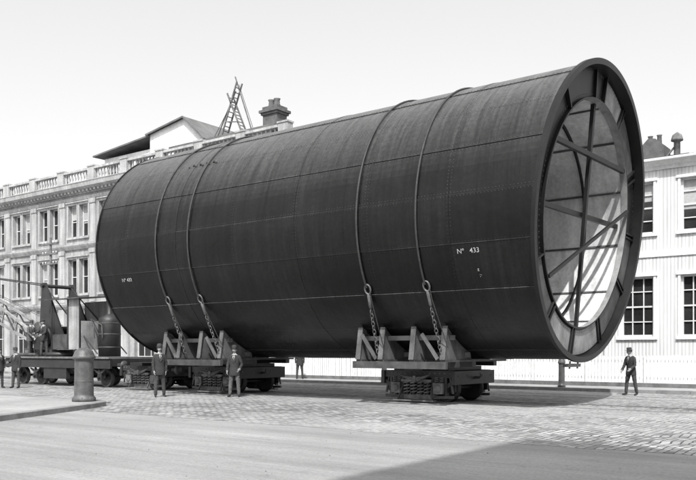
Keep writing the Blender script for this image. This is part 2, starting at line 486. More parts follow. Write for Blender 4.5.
def lashing(x, dx):
    g = MB(); P = []
    zt = 3.5; th1 = math.asin((zt - ZC) / R); th2 = pi - math.asin((2.35 - ZC) / R)
    N = 70
    for i in range(N + 1):
        th = th1 + (th2 - th1) * i / N
        P.append(Vector(cp(th, R + .056, x + .03 * math.sin(th * 3))))
    g.tube(P, .03, 'rope', 8)
    top = Vector((x, -(R + .05) * math.cos(th1), zt)); bot = Vector((x + dx, -2.9, 1.55))
    d = (bot - top).normalized()
    g.link(top + d * .08, d, (1, 0, 0), 'chain', .3, .2, .028)
    g.tube([top + d * .2, top + d * .25, top + d * .62, top + d * .68], [.02, .05, .05, .02], 'chain', 8)
    s_ = .78; i = 0; L = (bot - top).length
    while s_ < L - .05:
        g.link(top + d * s_, d, (1, 0, 0) if i % 2 else (0, 1, .3), 'chain'); s_ += .125; i += 1
    g.tube([top + Vector((0, -.02, .40)), top + d * .5 + Vector((.12, -.06, 0)), bot + Vector((.22, 0, .15))], .014, 'rope', 6)
    e_ = P[-1]; b2 = Vector((x + dx * .5, 1.95, 1.42)); d2 = (b2 - e_).normalized(); s_ = .05; i = 0
    while s_ < (b2 - e_).length:
        g.link(e_ + d2 * s_, d2, (1, 0, 0) if i % 2 else (0, 1, .3), 'chain'); s_ += .125; i += 1
    return g
for x, dx in ((-9.62, .1), (-7.95, .2), (-.80, -.15), (1.2, .05)):
    lashing(x, dx).build('wire_lashing', cyl)

# ------------------------------------------------------------------ bogies
def wheelset(g, x, r=.43, yg=.8):
    for sg in (-1, 1):
        g.lathe([(.0, .07), (.10, .09), (.11, .02), (r * .78, .0), (r * .82, .05), (r, .055), (r, -.05), (r + .03, -.06), (r + .03, -.085), (r * .8, -.085), (.1, -.06), (.0, -.06)][::-1] if sg > 0 else
                [(0, -.07), (.10, -.09), (.11, -.02), (r * .78, 0), (r * .82, -.05), (r, -.055), (r, .05), (r + .03, .06), (r + .03, .085), (r * .8, .085), (.1, .06), (0, .06)],
                (x, sg * yg, r + .024), 'iron', 'y', 28)
        g.lathe([(r * .84, sg * .057), (r * .98, sg * .058)], (x, sg * yg, r + .024), 'ironl', 'y', 28, False)
    g.tube([(x, -1.3, r + .024), (x, 1.3, r + .024)], .06, 'iron', 10)
def spring(g, x, y, z0, z1, r=.09, w=.018, turns=5, m='dust'):
    P = [(x + r * math.cos(t), y + r * math.sin(t), z0 + (z1 - z0) * t / (2 * pi * turns)) for t in [2 * pi * turns * i / (turns * 10) for i in range(turns * 10 + 1)]]
    g.tube(P, w, m, 6)
def leafspring(g, x, y, z, L=.8, m='dust'):
    for i in range(6):
        l = L / 2 * (1 - i * .14); zz = z - i * .022
        P = [(-l, .0 + .09 * (l / (L / 2)) ** 2), (-l * .5, .09 * .25 * (l / (L / 2)) ** 2), (0, 0), (l * .5, .09 * .25 * (l / (L / 2)) ** 2), (l, .09 * (l / (L / 2)) ** 2)]
        prof = [(x + p[0], zz + p[1]) for p in P] + [(x + p[0], zz + p[1] - .017) for p in P[::-1]]
        g.prism(prof, 'y', y - .045, y + .045, m)
    g.cbox((x, y, z - .05), (.09, .12, .19), m)
def bogie(name, cx, axles=(-.78, .78), hl=1.25, cradle=None, buffers=False):
    e = empty(name, (0, 0, 0))
    g = MB()
    for a in axles: wheelset(g, cx + a)
    g.build('wheelsets', e)
    g = MB()
    for sg in (-1, 1):
        y = sg * 1.2; yo = sg * 1.26
        def sb(x0, z0, x1, z1, h=.12, w=.09, m='iron', yy=y): g.bar((cx + x0, yy, z0), (cx + x1, yy, z1), w, h, m)
        sb(-hl, .90, hl, .90, .22, .12)
        sb(-hl, .66, -.5, .20, .12, .09); sb(hl, .66, .5, .20, .12, .09); sb(-.52, .18, .52, .18, .15, .14, 'dust')
        sb(-hl, .20, -.52, .17, .09, .07, 'ironl'); sb(hl, .20, .52, .17, .09, .07, 'ironl')
        g.prism([(cx - hl, .35), (cx - .52, .26), (cx + .52, .26), (cx + hl, .35), (cx + hl, .80), (cx - hl, .80)], 'y', sg * 1.06 - .02, sg * 1.06 + .02, 'iron')
        for xx in (-.56, .56): sb(xx, .80, xx, .20, .11, .11, 'ironl')
        for a in axles:
            g.cbox((cx + a, yo, .46), (.34, .22, .34), 'dust')
            g.lathe([(0, sg * .12), (.10, sg * .12), (.12, sg * .10), (.12, 0)], (cx + a, yo + sg * .03, .46), 'dust', 'y', 14)
            g.cbox((cx + a - .23, y, .52), (.08, .14, .54), 'iron'); g.cbox((cx + a + .23, y, .52), (.08, .14, .54), 'iron')
            spring(g, cx + a - .08, yo, .63, .80, .065, .018, 3); spring(g, cx + a + .09, yo, .63, .80, .065, .018, 3)
        for dx in (-.38, -.13, .13, .38):
            spring(g, cx + dx, yo + sg * .02, .26, .66, .105, .026, 4)
            g.lathe([(.05, .26), (.05, .66)], (cx + dx, yo + sg * .02, 0), 'iron', 'z', 8)
        g.box((cx - .55, yo - .13, .66), (cx + .55, yo + .13, .73), 'dust')
        leafspring(g, cx - .0, sg * 1.44, .80, 1.1)
        for k in range(14):
            xx = cx - hl + .1 + k * (2 * hl - .2) / 13
            g.lathe([(0, sg * .022), (.022, sg * .015), (.028, 0)], (xx, sg * 1.26, .93), 'dust', 'y', 6)
        sb(hl - .12, .8, hl - .02, .30, .05, .05, 'ironl'); sb(-hl + .12, .8, -hl + .02, .30, .05, .05, 'ironl')
        g.box((cx - .75, sg * 1.5 - .1, .06), (cx + .75, sg * 1.5 + .1, .10), 'wood')
        for xx in (-.6, .6): g.bar((cx + xx, sg * 1.5, .10), (cx + xx * .9, sg * 1.3, .5), .04, .05, 'ironl')
    g.build('side_frames', e)
    g = MB()
    g.box((cx - .34, -1.55, 1.012), (cx + .34, 1.55, 1.138), 'iron'); g.box((cx - .36, -1.42, .74), (cx + .36, 1.42, .785), 'iron')
    g.box((cx - 1.0, -1.1, 1.013), (cx + 1.0, 1.1, 1.136), 'iron')
    for sx in (-1, 1):
        x = cx + sx * (hl + .05)
        g.box((x - .06, -1.32, .58), (x + .06, 1.32, 1.0), 'iron')
        g.tube([(x, 0, .78), (x + sx * .2, 0, .78), (x + sx * .27, 0, .84), (x + sx * .22, 0, .92)], [.045, .04, .035, .02], 'ironl', 8)
        if buffers:
            for yy in (-.85, .85):
                g.lathe([(.09, 0), (.07, sx * .3), (.19, sx * .3), (.2, sx * .34), (.0, sx * .36)], (x + sx * .06, yy, .84), 'ironl', 'x', 16)
        for yy in (-1.1, -.5, .5, 1.1): g.cbox((x + sx * .065, yy, .84), (.02, .05, .05), 'dust')
    g.build('bolster_and_headstocks', e)
    if cradle is not None:
        cc = cx + cradle; g = MB()
        for yy in (-2.2, -1.2, 1.2):
            g.box((cc - 1.7, yy - .11, 1.141), (cc + (1.5 if yy < 0 else 1.0), yy + .11, 1.30), 'iron')
        XS = (-1.58, -.75, .35, 1.4)
        for xx in XS:
            g.box((cc + xx - .1, -2.87, 1.301), (cc + xx + .1, 1.9 if xx < 1.2 else 1.0, 1.36), 'ironl')
        g.box((cc - 1.72, -3.0, 1.10), (cc + 1.55, -2.88, 1.31), 'ironl')
        g.build('cradle_beams', e)
        g = MB()
        for sg, mx in ((-1, 2.66), (1, 1.85)):
            for xx in XS:
                if sg > 0 and xx > 1.2: continue
                prof = [(sg * 1.25, 1.361)]
                yy = 1.3; arc = []
                while yy <= mx + .01: arc.append((sg * yy, ZC - math.sqrt((R + .03) ** 2 - yy * yy) - .012)); yy += .136
                prof += arc + [(sg * (yy - .04), arc[-1][1] + .03), (sg * (yy + .12), 1.361)]
                g.prism(prof, 'x', cc + xx - .03, cc + xx + .03, 'gusset')
                g.bar((cc + xx, sg * (yy - .03), arc[-1][1] + .03), (cc + xx, sg * (yy + .13), 1.365), .17, .03, 'gusset', up=(0, 1, 0))
            for yb in ((1.55, 2.45) if sg < 0 else (1.5,)):
                zz = ZC - math.sqrt((R + .03) ** 2 - yb * yb)
                g.box((cc - 1.68, sg * yb - .1, zz - .22), (cc + (1.5 if sg < 0 else .9), sg * yb + .1, zz - .08), 'wood')
        for xx in (-1.25, .9):
            g.bar((cc + xx + .3, -2.84, 1.38), (cc + xx - .25, -2.82, 2.12), .06, .1, 'gusset')
        g.build('saddle_gussets', e)
    return e
bogie('rail_bogie', -.55, cradle=.45)
bogie('rail_bogie', -9.75, cradle=.6)
bogie('rail_bogie', -14.0, hl=1.3, buffers=True)

# ------------------------------------------------------------------ crane wagon
e = empty('rail_crane')
g = MB()
for x in (-23.6, -22.0, -18.6, -17.0): wheelset(g, x, .42)
g.build('wheelsets', e)
g = MB()
g.box((-24.6, -1.2, .95), (-16.1, 1.2, 1.28), 'iron'); g.box((-24.6, -1.38, 1.281), (-16.1, 1.38, 1.36), 'wood')
for sg in (-1, 1):
    for x in (-23.6, -22.0, -18.6, -17.0):
        g.cbox((x, sg * 1.1, .46), (.28, .2, .3), 'iron'); g.cbox((x - .2, sg * 1.05, .68), (.06, .08, .52), 'iron'); g.cbox((x + .2, sg * 1.05, .68), (.06, .08, .52), 'iron')
        leafspring(g, x, sg * 1.16, .74, .9, 'ironl')
    g.box((-24.6, sg * 1.26 - .05, .85), (-16.1, sg * 1.26 + .05, 1.22), 'iron')
    g.box((-21.2, sg * 1.15 - .1, .35), (-19.4, sg * 1.15 + .1, .84), 'iron')
for sx, x in ((-1, -24.6), (1, -16.1)):
    for yy in (-.85, .85): g.lathe([(.09, 0), (.07, sx * .35), (.2, sx * .35), (.2, sx * .39), (0, sx * .41)], (x, yy, 1.0), 'ironl', 'x', 16)
g.build('underframe', e)
g = MB(); CX = -1.5
g.lathe([(0, 1.361), (1.15, 1.361), (1.15, 1.55), (.95, 1.56), (.95, 1.68), (0, 1.68)], (-19.8 + CX, 0, 0), 'iron', 'z', 28)
for sg in (-1, 1):
    g.prism([(p[0] + CX, p[1]) for p in [(-21.3, 1.69), (-17.6, 1.69), (-17.6, 2.0), (-18.8, 2.3), (-20.3, 4.9), (-20.6, 4.9), (-20.8, 2.4), (-21.3, 2.1)]], 'y', sg * .75 - .04, sg * .75 + .04, 'iron')
g.tube([(-20.45 + CX, -.9, 4.75), (-20.45 + CX, .9, 4.75)], .09, 'iron', 10)
g.lathe([(.0, -.6), (.32, -.6), (.34, -.5), (.22, -.48), (.22, .48), (.34, .5), (.32, .6), (0, .6)], (-20.2 + CX, 0, 2.6), 'rope', 'y', 18)
g.lathe([(0, -.06), (.5, -.06), (.52, -.04), (.52, .04), (.5, .06), (0, .06)], (-20.2 + CX, -.88, 2.3), 'iron', 'y', 26)
g.lathe([(0, -.05), (.28, -.05), (.28, .05), (0, .05)], (-20.7 + CX, -.9, 2.75), 'ironl', 'y', 18)
g.build('slewing_frame_and_winch', e)
g = MB()
g.lathe([(.0, 1.37), (.5, 1.37), (.5, 3.0), (.46, 3.15), (.2, 3.3), (.15, 3.35), (.15, 4.3), (.19, 4.32), (.19, 4.42), (.12, 4.42)], (-18.1, .15, 0), 'iron', 'z', 22)
for z in (1.8, 2.4, 2.9): g.lathe([(.51, z - .03), (.515, z), (.51, z + .03)], (-18.1, .15, 0), 'ironl', 'z', 22)
for a_ in (0, 1.2): g.tube([(-18.5 + a_ * .5, -.38, 2.2), (-18.5 + a_ * .5, -.42, 2.8), (-18.9, -.3, 3.1)], .03, 'ironl', 6)
g.build('boiler', e)
g = MB()
x0, x1 = -21.0, -18.75
g.box((x0, .84, 1.7), (x1, .9, 4.0), 'crane'); g.box((x1 - .05, -.9, 1.7), (x1, .84, 3.0), 'crane')
g.box((x0 + 1.35, -.96, 1.7), (x1 - .05, -.92, 4.0), 'crane'); g.box((x0, -.96, 1.7), (x0 + 1.3, -.92, 2.4), 'ironl')
for xx in (x0, x0 + 1.28, x1 - .06): g.box((xx, -1.0, 1.7), (xx + .07, -.962, 4.0), 'iron')
g.prism([(-1.2, 4.0), (1.15, 4.2), (1.15, 4.25), (-1.2, 4.05)], 'x', x0 - .25, x1 + .2, 'ironl')
g.tube([(x0 + .5, -.5, 1.7), (x0 + .3, -.6, 2.7)], .02, 'ironl', 6); g.tube([(x0 + .8, -.5, 1.7), (x0 + .75, -.6, 2.7)], .02, 'ironl', 6)
g.build('cab', e)
g = MB()
A = [Vector((-22.4, 0, 1.9)), Vector((-34.0, 0, 6.3))]; d = (A[1] - A[0]).normalized(); up = Vector((-d.z, 0, d.x)) * -1
if up.z < 0: up = -up
N = 9; L = (A[1] - A[0]).length
for sg in (-1, 1):
    prev = None
    for k in range(N + 1):
        t = k / N; hgt = .35 + .45 * math.sin(pi * t); yy = sg * (.45 - .25 * t)
        c = A[0] + d * L * t; lo = c - up * hgt / 2 + Vector((0, yy, 0)); hi = c + up * hgt / 2 + Vector((0, yy, 0))
        g.bar(lo, hi, .06, .06, 'crane', up=(0, 1, 0))
        if prev:
            g.bar(prev[0], lo, .10, .15, 'crane', up=(0, 1, 0)); g.bar(prev[1], hi, .10, .15, 'crane', up=(0, 1, 0))
            g.bar(prev[0], hi, .05, .07, 'ironl', up=(0, 1, 0))
        prev = (lo, hi)
    g.tube([(-20.45 + CX, sg * .7, 4.75), A[1] + Vector((0, sg * .2, 0))], .03, 'iron', 6)
    g.tube([(-20.45 + CX, sg * .7, 4.75), (-17.7, sg * .8, 1.5)], .03, 'iron', 6)
for k in range(N):
    t = k / N; c = A[0] + d * L * t; w = .45 - .25 * t; g.bar(c + Vector((0, -w, .15)), c + Vector((0, w, .15)), .05, .05, 'crane')
for i in range(2): g.tube([(-20.2 + CX, -.1 + .2 * i, 2.85), A[1] + Vector((0, -.1 + .2 * i, .3))], .014, 'rope', 5)
g.build('lattice_jib', e)
g = MB()
for i in range(7):
    x = -24.3 + random.random() * 1.4; y = random.uniform(-1, .8); s_ = random.uniform(.2, .45)
    g.cbox((x, y, 1.362 + s_ / 2), (s_ * 1.6, s_, s_), random.choice(['wood', 'iron', 'ironl']), )
g.tube([(-23.9, -1.1, 1.45), (-21.9, -1.2, 1.45)], .08, 'ironl', 8)
g.build('loose_gear', e)

# ------------------------------------------------------------------ facades
def facade(g, x0, x1, z0, z1, y, depth, ops, m, mr=None):
    xs = sorted({x0, x1} | {o[0] for o in ops} | {o[1] for o in ops}); zs = sorted({z0, z1} | {o[2] for o in ops} | {o[3] for o in ops})
    for i in range(len(xs) - 1):
        for j in range(len(zs) - 1):
            cx, cz = (xs[i] + xs[i + 1]) / 2, (zs[j] + zs[j + 1]) / 2
            if any(o[0] < cx < o[1] and o[2] < cz < o[3] for o in ops): continue
            g.quad((xs[i], y, zs[j]), (xs[i + 1], y, zs[j]), (xs[i + 1], y, zs[j + 1]), (xs[i], y, zs[j + 1]), m)
    for a, b, c, d_ in ops:
        q = y + depth; mr_ = mr or m
        g.quad((a, y, c), (a, q, c), (a, q, d_), (a, y, d_), mr_); g.quad((b, y, c), (b, y, d_), (b, q, d_), (b, q, c), mr_)
        g.quad((a, y, d_), (a, q, d_), (b, q, d_), (b, y, d_), mr_); g.quad((a, y, c), (b, y, c), (b, q, c), (a, q, c), mr_)
def window(gg, gf, o, y, depth, nx=2, nz=2, blind=.3, fw=.07, bw=.035):
    a, b, c, d_ = o; q = y + depth
    tl = random.uniform(-.006, .006)
    gg.quad((a, q - .008 + tl, c), (b, q - .008 - tl, c), (b, q - .008 - tl * .5, d_), (a, q - .008 + tl * .3, d_), 'glass')
    f0, f1 = q - .09, q - .02
    gf.box((a + .001, f0, c + .001), (a + fw, f1, d_ - .001), 'frame'); gf.box((b - fw, f0, c + .001), (b - .001, f1, d_ - .001), 'frame')
    gf.box((a + fw, f0, d_ - fw), (b - fw, f1, d_ - .001), 'frame'); gf.box((a + fw, f0, c + .001), (b - fw, f1, c + fw), 'frame')
    for i in range(1, nx):
        x = a + (b - a) * i / nx; gf.box((x - bw / 2, f0 + .02, c + fw), (x + bw / 2, f1 - .004, d_ - fw), 'frame')
    for i in range(1, nz):
        z = c + (d_ - c) * i / nz; hh = bw if not (nz == 2 or i * 2 == nz) else bw * 1.6
        gf.box((a + fw, f0 + .015, z - hh / 2), (b - fw, f1 - .002, z + hh / 2), 'frame')
    if random.random() < blind:
        zb = d_ - (d_ - c) * random.uniform(.25, .6)
        gg.quad((a + .02, q - .017, zb), (b - .02, q - .017, zb), (b - .02, q - .017, d_), (a + .02, q - .017, d_), 'blind')

YB = 13.0
lb = empty('stone_office_building')
X0, X1 = -79.1, -18.3; bay = 3.8; nb = 16
gw = MB(); gg = MB(); gf = MB(); gt = MB()
ops = []
for k in range(nb):
    c = X1 - bay * (k + .5)
    for dx in (-.7, .7):
        ops.append((c + dx - .55, c + dx + .55, 10.15, 12.55)); ops.append((c + dx - .55, c + dx + .55, 5.9, 8.5))
    ops.append((c - 1.05, c + 1.05, 1.2, 4.0))
facade(gw, X0, X1, 0, 13.3, YB, .38, ops, 'stone')
for o in ops:
    wide = (o[1] - o[0]) > 1.5
    window(gg, gf, o, YB, .38, 3 if wide else 1, 2, .25)
gw.quad((X1, YB, 0), (X1, YB + 16, 0), (X1, YB + 16, 14), (X1, YB, 14), 'stone')
gw.quad((X0, YB, 0), (X0, YB + 16, 0), (X0, YB + 16, 14), (X0, YB, 14), 'stone')
gw.quad((X0, YB + 16, 0), (X1, YB + 16, 0), (X1, YB + 16, 14), (X0, YB + 16, 14), 'stone')
gw.build('walls', lb)
gr = MB(); gr.quad((X0, YB, 13.95), (X1, YB, 13.95), (X1, YB + 16, 13.95), (X0, YB + 16, 13.95), 'stonedark'); gr.build('roof', lb)
def course(prof, x0=X0 - .1, x1=X1 + .1): gt.prism([(YB + p[0], p[1]) for p in prof], 'x', x0, x1, 'stone2')
course([(.01, 13.3), (-.12, 13.3), (-.16, 13.45), (-.45, 13.55), (-.7, 13.65), (-.75, 13.9), (-.8, 13.97), (.4, 14.0), (.4, 13.3)])
course([(-.002, 12.85), (-.1, 12.85), (-.14, 13.0), (-.14, 13.1), (-.002, 13.1)])
course([(-.002, 9.2), (-.12, 9.2), (-.25, 9.4), (-.3, 9.5), (-.3, 9.58), (-.002, 9.62)])
course([(-.002, 4.75), (-.12, 4.75), (-.3, 4.95), (-.36, 5.1), (-.36, 5.2), (-.002, 5.25)])
course([(-.002, 0), (-.15, 0), (-.15, .9), (-.002, 1.0)])
x = X0
while x < X1: gt.box((x, YB - .42, 13.36), (x + .22, YB - .18, 13.52), 'stone2'); x += .45
for k in range(nb + 1):
    x = X1 - bay * k
    xa, xb = x - .32, x + .32
    if k == 0: xa, xb = x - .62, x + .02
    gt.box((xa, YB - .16, 5.26), (xb, YB - .001, 9.19), 'stone2'); gt.box((xa, YB - .14, 9.63), (xb, YB - .001, 12.84), 'stone2')
    gt.box((xa - .06, YB - .22, 8.85), (xb + .06, YB - .163, 9.15), 'stone2'); gt.box((xa - .06, YB - .2, 12.5), (xb + .06, YB - .143, 12.82), 'stone2')
    gt.box((xa - .06, YB - .2, 1.0), (xb + .06, YB - .001, 4.74), 'stone2')
    gt.box((xa - .05, YB - .3, 14.0), (xb + .05, YB + .2, 15.12), 'stone2')
    gt.box((xa - .1, YB - .35, 15.12), (xb + .1, YB + .25, 15.22), 'stone2')
for o in ops:
    w = .12
    if o[2] > 5:
        gt.box((o[0] - w, YB - .07, o[3] + .0), (o[1] + w, YB - .001, o[3] + .16), 'stone2')
        gt.box((o[0] - w - .02, YB - .18, o[3] + .16), (o[1] + w + .02, YB - .001, o[3] + .24), 'stone2')
        gt.box((o[0] - w, YB - .14, o[2] - .16), (o[1] + w, YB - .001, o[2] - .002), 'stone2')
        for xx in (o[0] - w, o[1]): gt.box((xx, YB - .06, o[2]), (xx + w, YB - .001, o[3] - .001), 'stone2')
gt.box((X0, YB - .26, 14.001), (X1, YB + .14, 14.2), 'stone2'); gt.box((X0, YB - .26, 14.93), (X1, YB + .14, 15.08), 'stone2')
gt.build('cornices_and_pilasters', lb)
gb = MB(); x = X0 + .3
while x < X1:
    gb.lathe([(.09, 14.2), (.09, 14.26), (.05, 14.3), (.11, 14.48), (.05, 14.75), (.08, 14.88), (.08, 14.93)], (x, YB - .06, 0), 'stone2', 'z', 6); x += .36
gb.build('balustrade', lb)
gg.build('window_glass', lb); gf.build('window_sashes', lb)
g = MB()
yp = 18
g.prism([(-37.1, 13.96), (-31.0, 13.96), (-31.0, 17.4), (-33.0, 19.15), (-37.1, 18.5)], 'y', yp, yp + 6, 'white')
g.add([(-37.3, yp - .3, 18.52), (-33.0, yp - .3, 19.2), (-33.0, yp + 6.3, 19.2), (-37.3, yp + 6.3, 18.52), (-30.7, yp - .3, 17.2), (-30.7, yp + 6.3, 17.2)], [(0, 1, 2, 3), (1, 4, 5, 2)], 'stonedark')
g.bar((-37.3, yp - .3, 18.48), (-33.0, yp - .3, 19.16), .08, .12, 'stonedark'); g.bar((-33.0, yp - .3, 19.16), (-30.7, yp - .3, 17.15), .08, .12, 'stonedark')
g.box((-43.5, yp + .5, 13.96), (-37.12, yp + 6, 17.6), 'white')
g.prism([(-44.2, 17.75), (-37.12, 18.35), (-37.12, 18.47), (-44.2, 17.87)], 'y', yp - .2, yp + 6.5, 'stonedark')
for x in (-42.3, -40.4, -38.6): g.box((x - .6, yp + .45, 15.6), (x + .6, yp + .498, 17.0), 'glass')
g.build('roof_huts', lb)
ch = empty('brick_chimney')
g = MB(); cxx, cyy = -23.1, 17.0
g.box((cxx - .62, cyy - .5, 13.96), (cxx + .62, cyy + .5, 17.3), 'chim'); g.box((cxx - .72, cyy - .6, 17.3), (cxx + .72, cyy + .6, 17.45), 'chim')
g.box((cxx - .82, cyy - .7, 17.45), (cxx + .82, cyy + .7, 17.62), 'chim'); g.box((cxx - .65, cyy - .53, 17.62), (cxx + .65, cyy + .53, 17.85), 'chim')
g.build('stack', ch)
g = MB()
for dx in (-.3, .2):
    g.lathe([(.24, 17.85), (.25, 17.95), (.2, 18.05), (.18, 18.3), (.24, 18.4), (.16, 18.4), (.1, 18.2)], (cxx + dx, cyy, 0), 'chim', 'z', 12)
g.build('pots', ch)
g = MB(); g.box((-30.4, 14.6, 13.96), (-21.3, 16.3, 15.7), 'stonedark'); g.box((-30.7, 14.4, 15.7), (-20.8, 16.6, 15.85), 'stonedark'); g.build('lift_house', lb)
dr = empty('roof_ladder_derrick')
g = MB(); bx = -25.4; by = 15.3; zb = 15.85
for y in (by, by + .5):
    g.bar((bx - 1.1, y, zb), (bx + .45, y, 19.5), .07, .1, 'wood'); g.bar((bx + 1.0, y, zb), (bx - .45, y + .0, 18.9), .07, .1, 'wood')
for k in range(11):
    t = (k + 1) / 12; g.bar((bx - 1.1 + 1.55 * t, by, zb + 3.6 * t), (bx - 1.1 + 1.55 * t, by + .5, zb + 3.6 * t), .04, .05, 'wood')
    g.bar((bx + 1.0 - 1.45 * t, by, zb + 3.0 * t), (bx + 1.0 - 1.45 * t, by + .5, zb + 3.0 * t), .04, .05, 'wood')
g.bar((bx - .6, by - .05, 17.0), (bx + .6, by - .05, 16.8), .06, .06, 'wood')
g.bar((bx - 1.9, by + .25, zb), (bx + .1, by + .25, 19.0), .06, .08, 'wood'); g.bar((bx + 1.4, by + .6, zb), (bx + .0, by + .3, 20.0), .06, .07, 'wood')
g.tube([(bx + .45, by + .2, 19.35), (bx + 1.9, by + .2, zb)], .02, 'rope', 5); g.tube([(bx - .2, by + .2, 18.3), (bx - 2.2, by + .2, zb)], .02, 'rope', 5)
g.build('ladders', dr)

rb = empty('white_clad_workshop')
gw = MB(); gg = MB(); gf = MB(); gt = MB()
XA, XB = -11.5, 45; ops = []
x = 1.17 - 2.54 * 4
while x < XB - 2:
    ops.append((x, x + 1.43, 2.24, 4.88)); ops.append((x, x + 1.43, 6.73, 9.0)); x += 2.54
facade(gw, XA, XB, .1, 9.9, YB, .22, ops, 'corr', 'white')
for o in ops: window(gg, gf, o, YB, .22, 3 if o[2] < 5 else 2, 4, .12 if o[2] < 5 else .6, .09, .045)
for xx in (XA, XB): gw.quad((xx, YB, 0), (xx, YB + 14, 0), (xx, YB + 14, 9.9), (xx, YB, 9.9), 'corr')
gw.build('walls', rb)
for o in ops:
    for xx in (o[0] - .1, o[1]): gt.box((xx, YB - .05, o[2] - .001), (xx + .1, YB - .001, o[3]), 'white')
    gt.box((o[0] - .16, YB - .09, o[3] + .001), (o[1] + .16, YB - .001, o[3] + .12), 'white'); gt.box((o[0] - .16, YB - .1, o[2] - .12), (o[1] + .16, YB - .001, o[2] - .002), 'white')
gt.prism([(YB - .001, 9.45), (YB - .08, 9.45), (YB - .1, 9.6), (YB - .35, 9.75), (YB - .4, 9.9), (YB - .001, 9.95)], 'x', XA, XB, 'white')
gt.box((XA, YB - .06, 5.7), (XB, YB - .001, 5.95), 'white')
gt.tube([(XA, YB - .42, 9.8), (XB, YB - .42, 9.8)], .07, 'frame', 8)
for xx in (.5, 8.1): gt.tube([(xx, YB - .12, .2), (xx, YB - .12, 9.5), (xx, YB - .4, 9.75)], .05, 'frame', 8)
gt.build('trim', rb); gg.build('window_glass', rb); gf.build('window_sashes', rb)
g = MB(); g.add([(XA, YB - .3, 9.93), (XB, YB - .3, 9.93), (XB, YB + 7, 10.6), (XA, YB + 7, 10.6), (XB, YB + 14, 9.9), (XA, YB + 14, 9.9)], [(0, 1, 2, 3), (3, 2, 4, 5)], 'ironl')
g.build('roof', rb)
g = MB()
g.prism([(1.5, 10.0), (2.6, 10.0), (2.6, 10.9), (2.2, 11.25), (1.9, 11.3), (1.5, 10.9)], 'y', 14.6, 15.6, 'chim')
for dx in (1.85, 2.25): g.lathe([(.12, 11.0), (.1, 11.45), (.13, 11.5), (.08, 11.5)], (dx, 15.1, 0), 'chim', 'z', 10)
g.lathe([(.14, 10.0), (.14, 10.95), (.26, 11.0), (.26, 11.05), (.2, 11.25), (0, 11.4)], (3.15, 14.6, 0), 'dust', 'z', 14)
g.bar((2.6, 14.7, 10.3), (3.1, 14.6, 10.8), .05, .07, 'wood'); g.box((2.62, 14.8, 10.0), (3.6, 15.4, 10.45), 'stonedark')
g.build('chimney_and_vent', rb)

fe = empty('white_picket_fence')
g = MB(); x = -19.0
while x < 45:
    h = 1.42 + random.uniform(-.015, .015); dy = random.uniform(-.008, .008); w = .122
    g.prism([(x, .15), (x + w, .15), (x + w, h - .03), (x + w / 2, h + .02), (x, h - .03)], 'y', 11.0 + dy, 11.022 + dy, 'white'); x += .145
g.build('palings', fe)
g = MB()
for z in (.45, 1.15): g.box((-19, 11.035, z), (45, 11.1, z + .1), 'wood')
x = -19
while x < 45: g.box((x, 11.1, .12), (x + .12, 11.22, 1.35), 'wood'); x += 2.4
g.box((-19, 10.97, .12), (45, 11.05, .3), 'wood')
g.build('rails_and_posts', fe)
g = MB()
ws = empty('brick_store')
g.box((-18.2, 15.5, 0), (-11.6, 28, 6.5), 'chim'); g.build('walls', ws)
g = MB(); g.prism([(15.2, 6.5), (28.3, 6.5), (21.7, 9)], 'x', -18.2, -11.6, 'stonedark'); g.build('roof', ws)

def ironpost(name, x, y, h, r, z=0.0):
    e = empty(name, (x, y, z)); g = MB()
    k = h / 1.65
    g.lathe([(0, 0), (r * 1.22, 0), (r * 1.22, .10 * k), (r * 1.12, .14 * k), (r * 1.02, .17 * k), (r, .22 * k), (r * .95, 1.2 * k), (r * .97, 1.28 * k), (r * 1.17, 1.30 * k), (r * 1.2, 1.36 * k), (r * 1.1, 1.4 * k), (r * 1.05, 1.44 * k), (r * .9, 1.55 * k), (r * .5, 1.63 * k), (0, 1.65 * k)], (0, 0, 0), 'bollard', 'z', 32)
    g.build('shaft', e)
    g = MB()
    for i in range(8):
        t = 2 * pi * i / 8; g.lathe([(0, .02), (.03, .015), (.035, 0)], (r * 1.14 * math.cos(t), r * 1.14 * math.sin(t), .11 * k), 'bollard', 'z', 6)
    g.lathe([(r * .98, .6 * k), (r * 1.03, .62 * k), (r * .97, .64 * k)], (0, 0, 0), 'bollard', 'z', 24)
    g.build('base_bolts_and_band', e)
ironpost('cast_iron_bollard', -7.72, -8.45, 1.6, .28, .126)
ironpost('cast_iron_bollard', 0.0, 9.1, 1.25, .13, .126)
ironpost('cast_iron_bollard', -8.9, 9.1, 1.1, .13, .126)
tp = empty('telegraph_pole', (-37.2, 9.4, .12))
g = MB(); g.tube([(0, 0, 0), (0, 0, 4), (0, 0, 9.4)], [.13, .11, .08], 'wood', 10)
g.build('pole', tp)
g = MB()
for z in (8.9, 8.2, 7.5):
    g.box((-.9, -.14, z), (.9, -.05, z + .09), 'wood')
    for x in (-.8, -.45, .45, .8): g.lathe([(.02, z + .09), (.04, z + .12), (.04, z + .2), (0, z + .22)], (x, -.09, 0), 'frame', 'z', 8)
g.build('crossarms', tp)

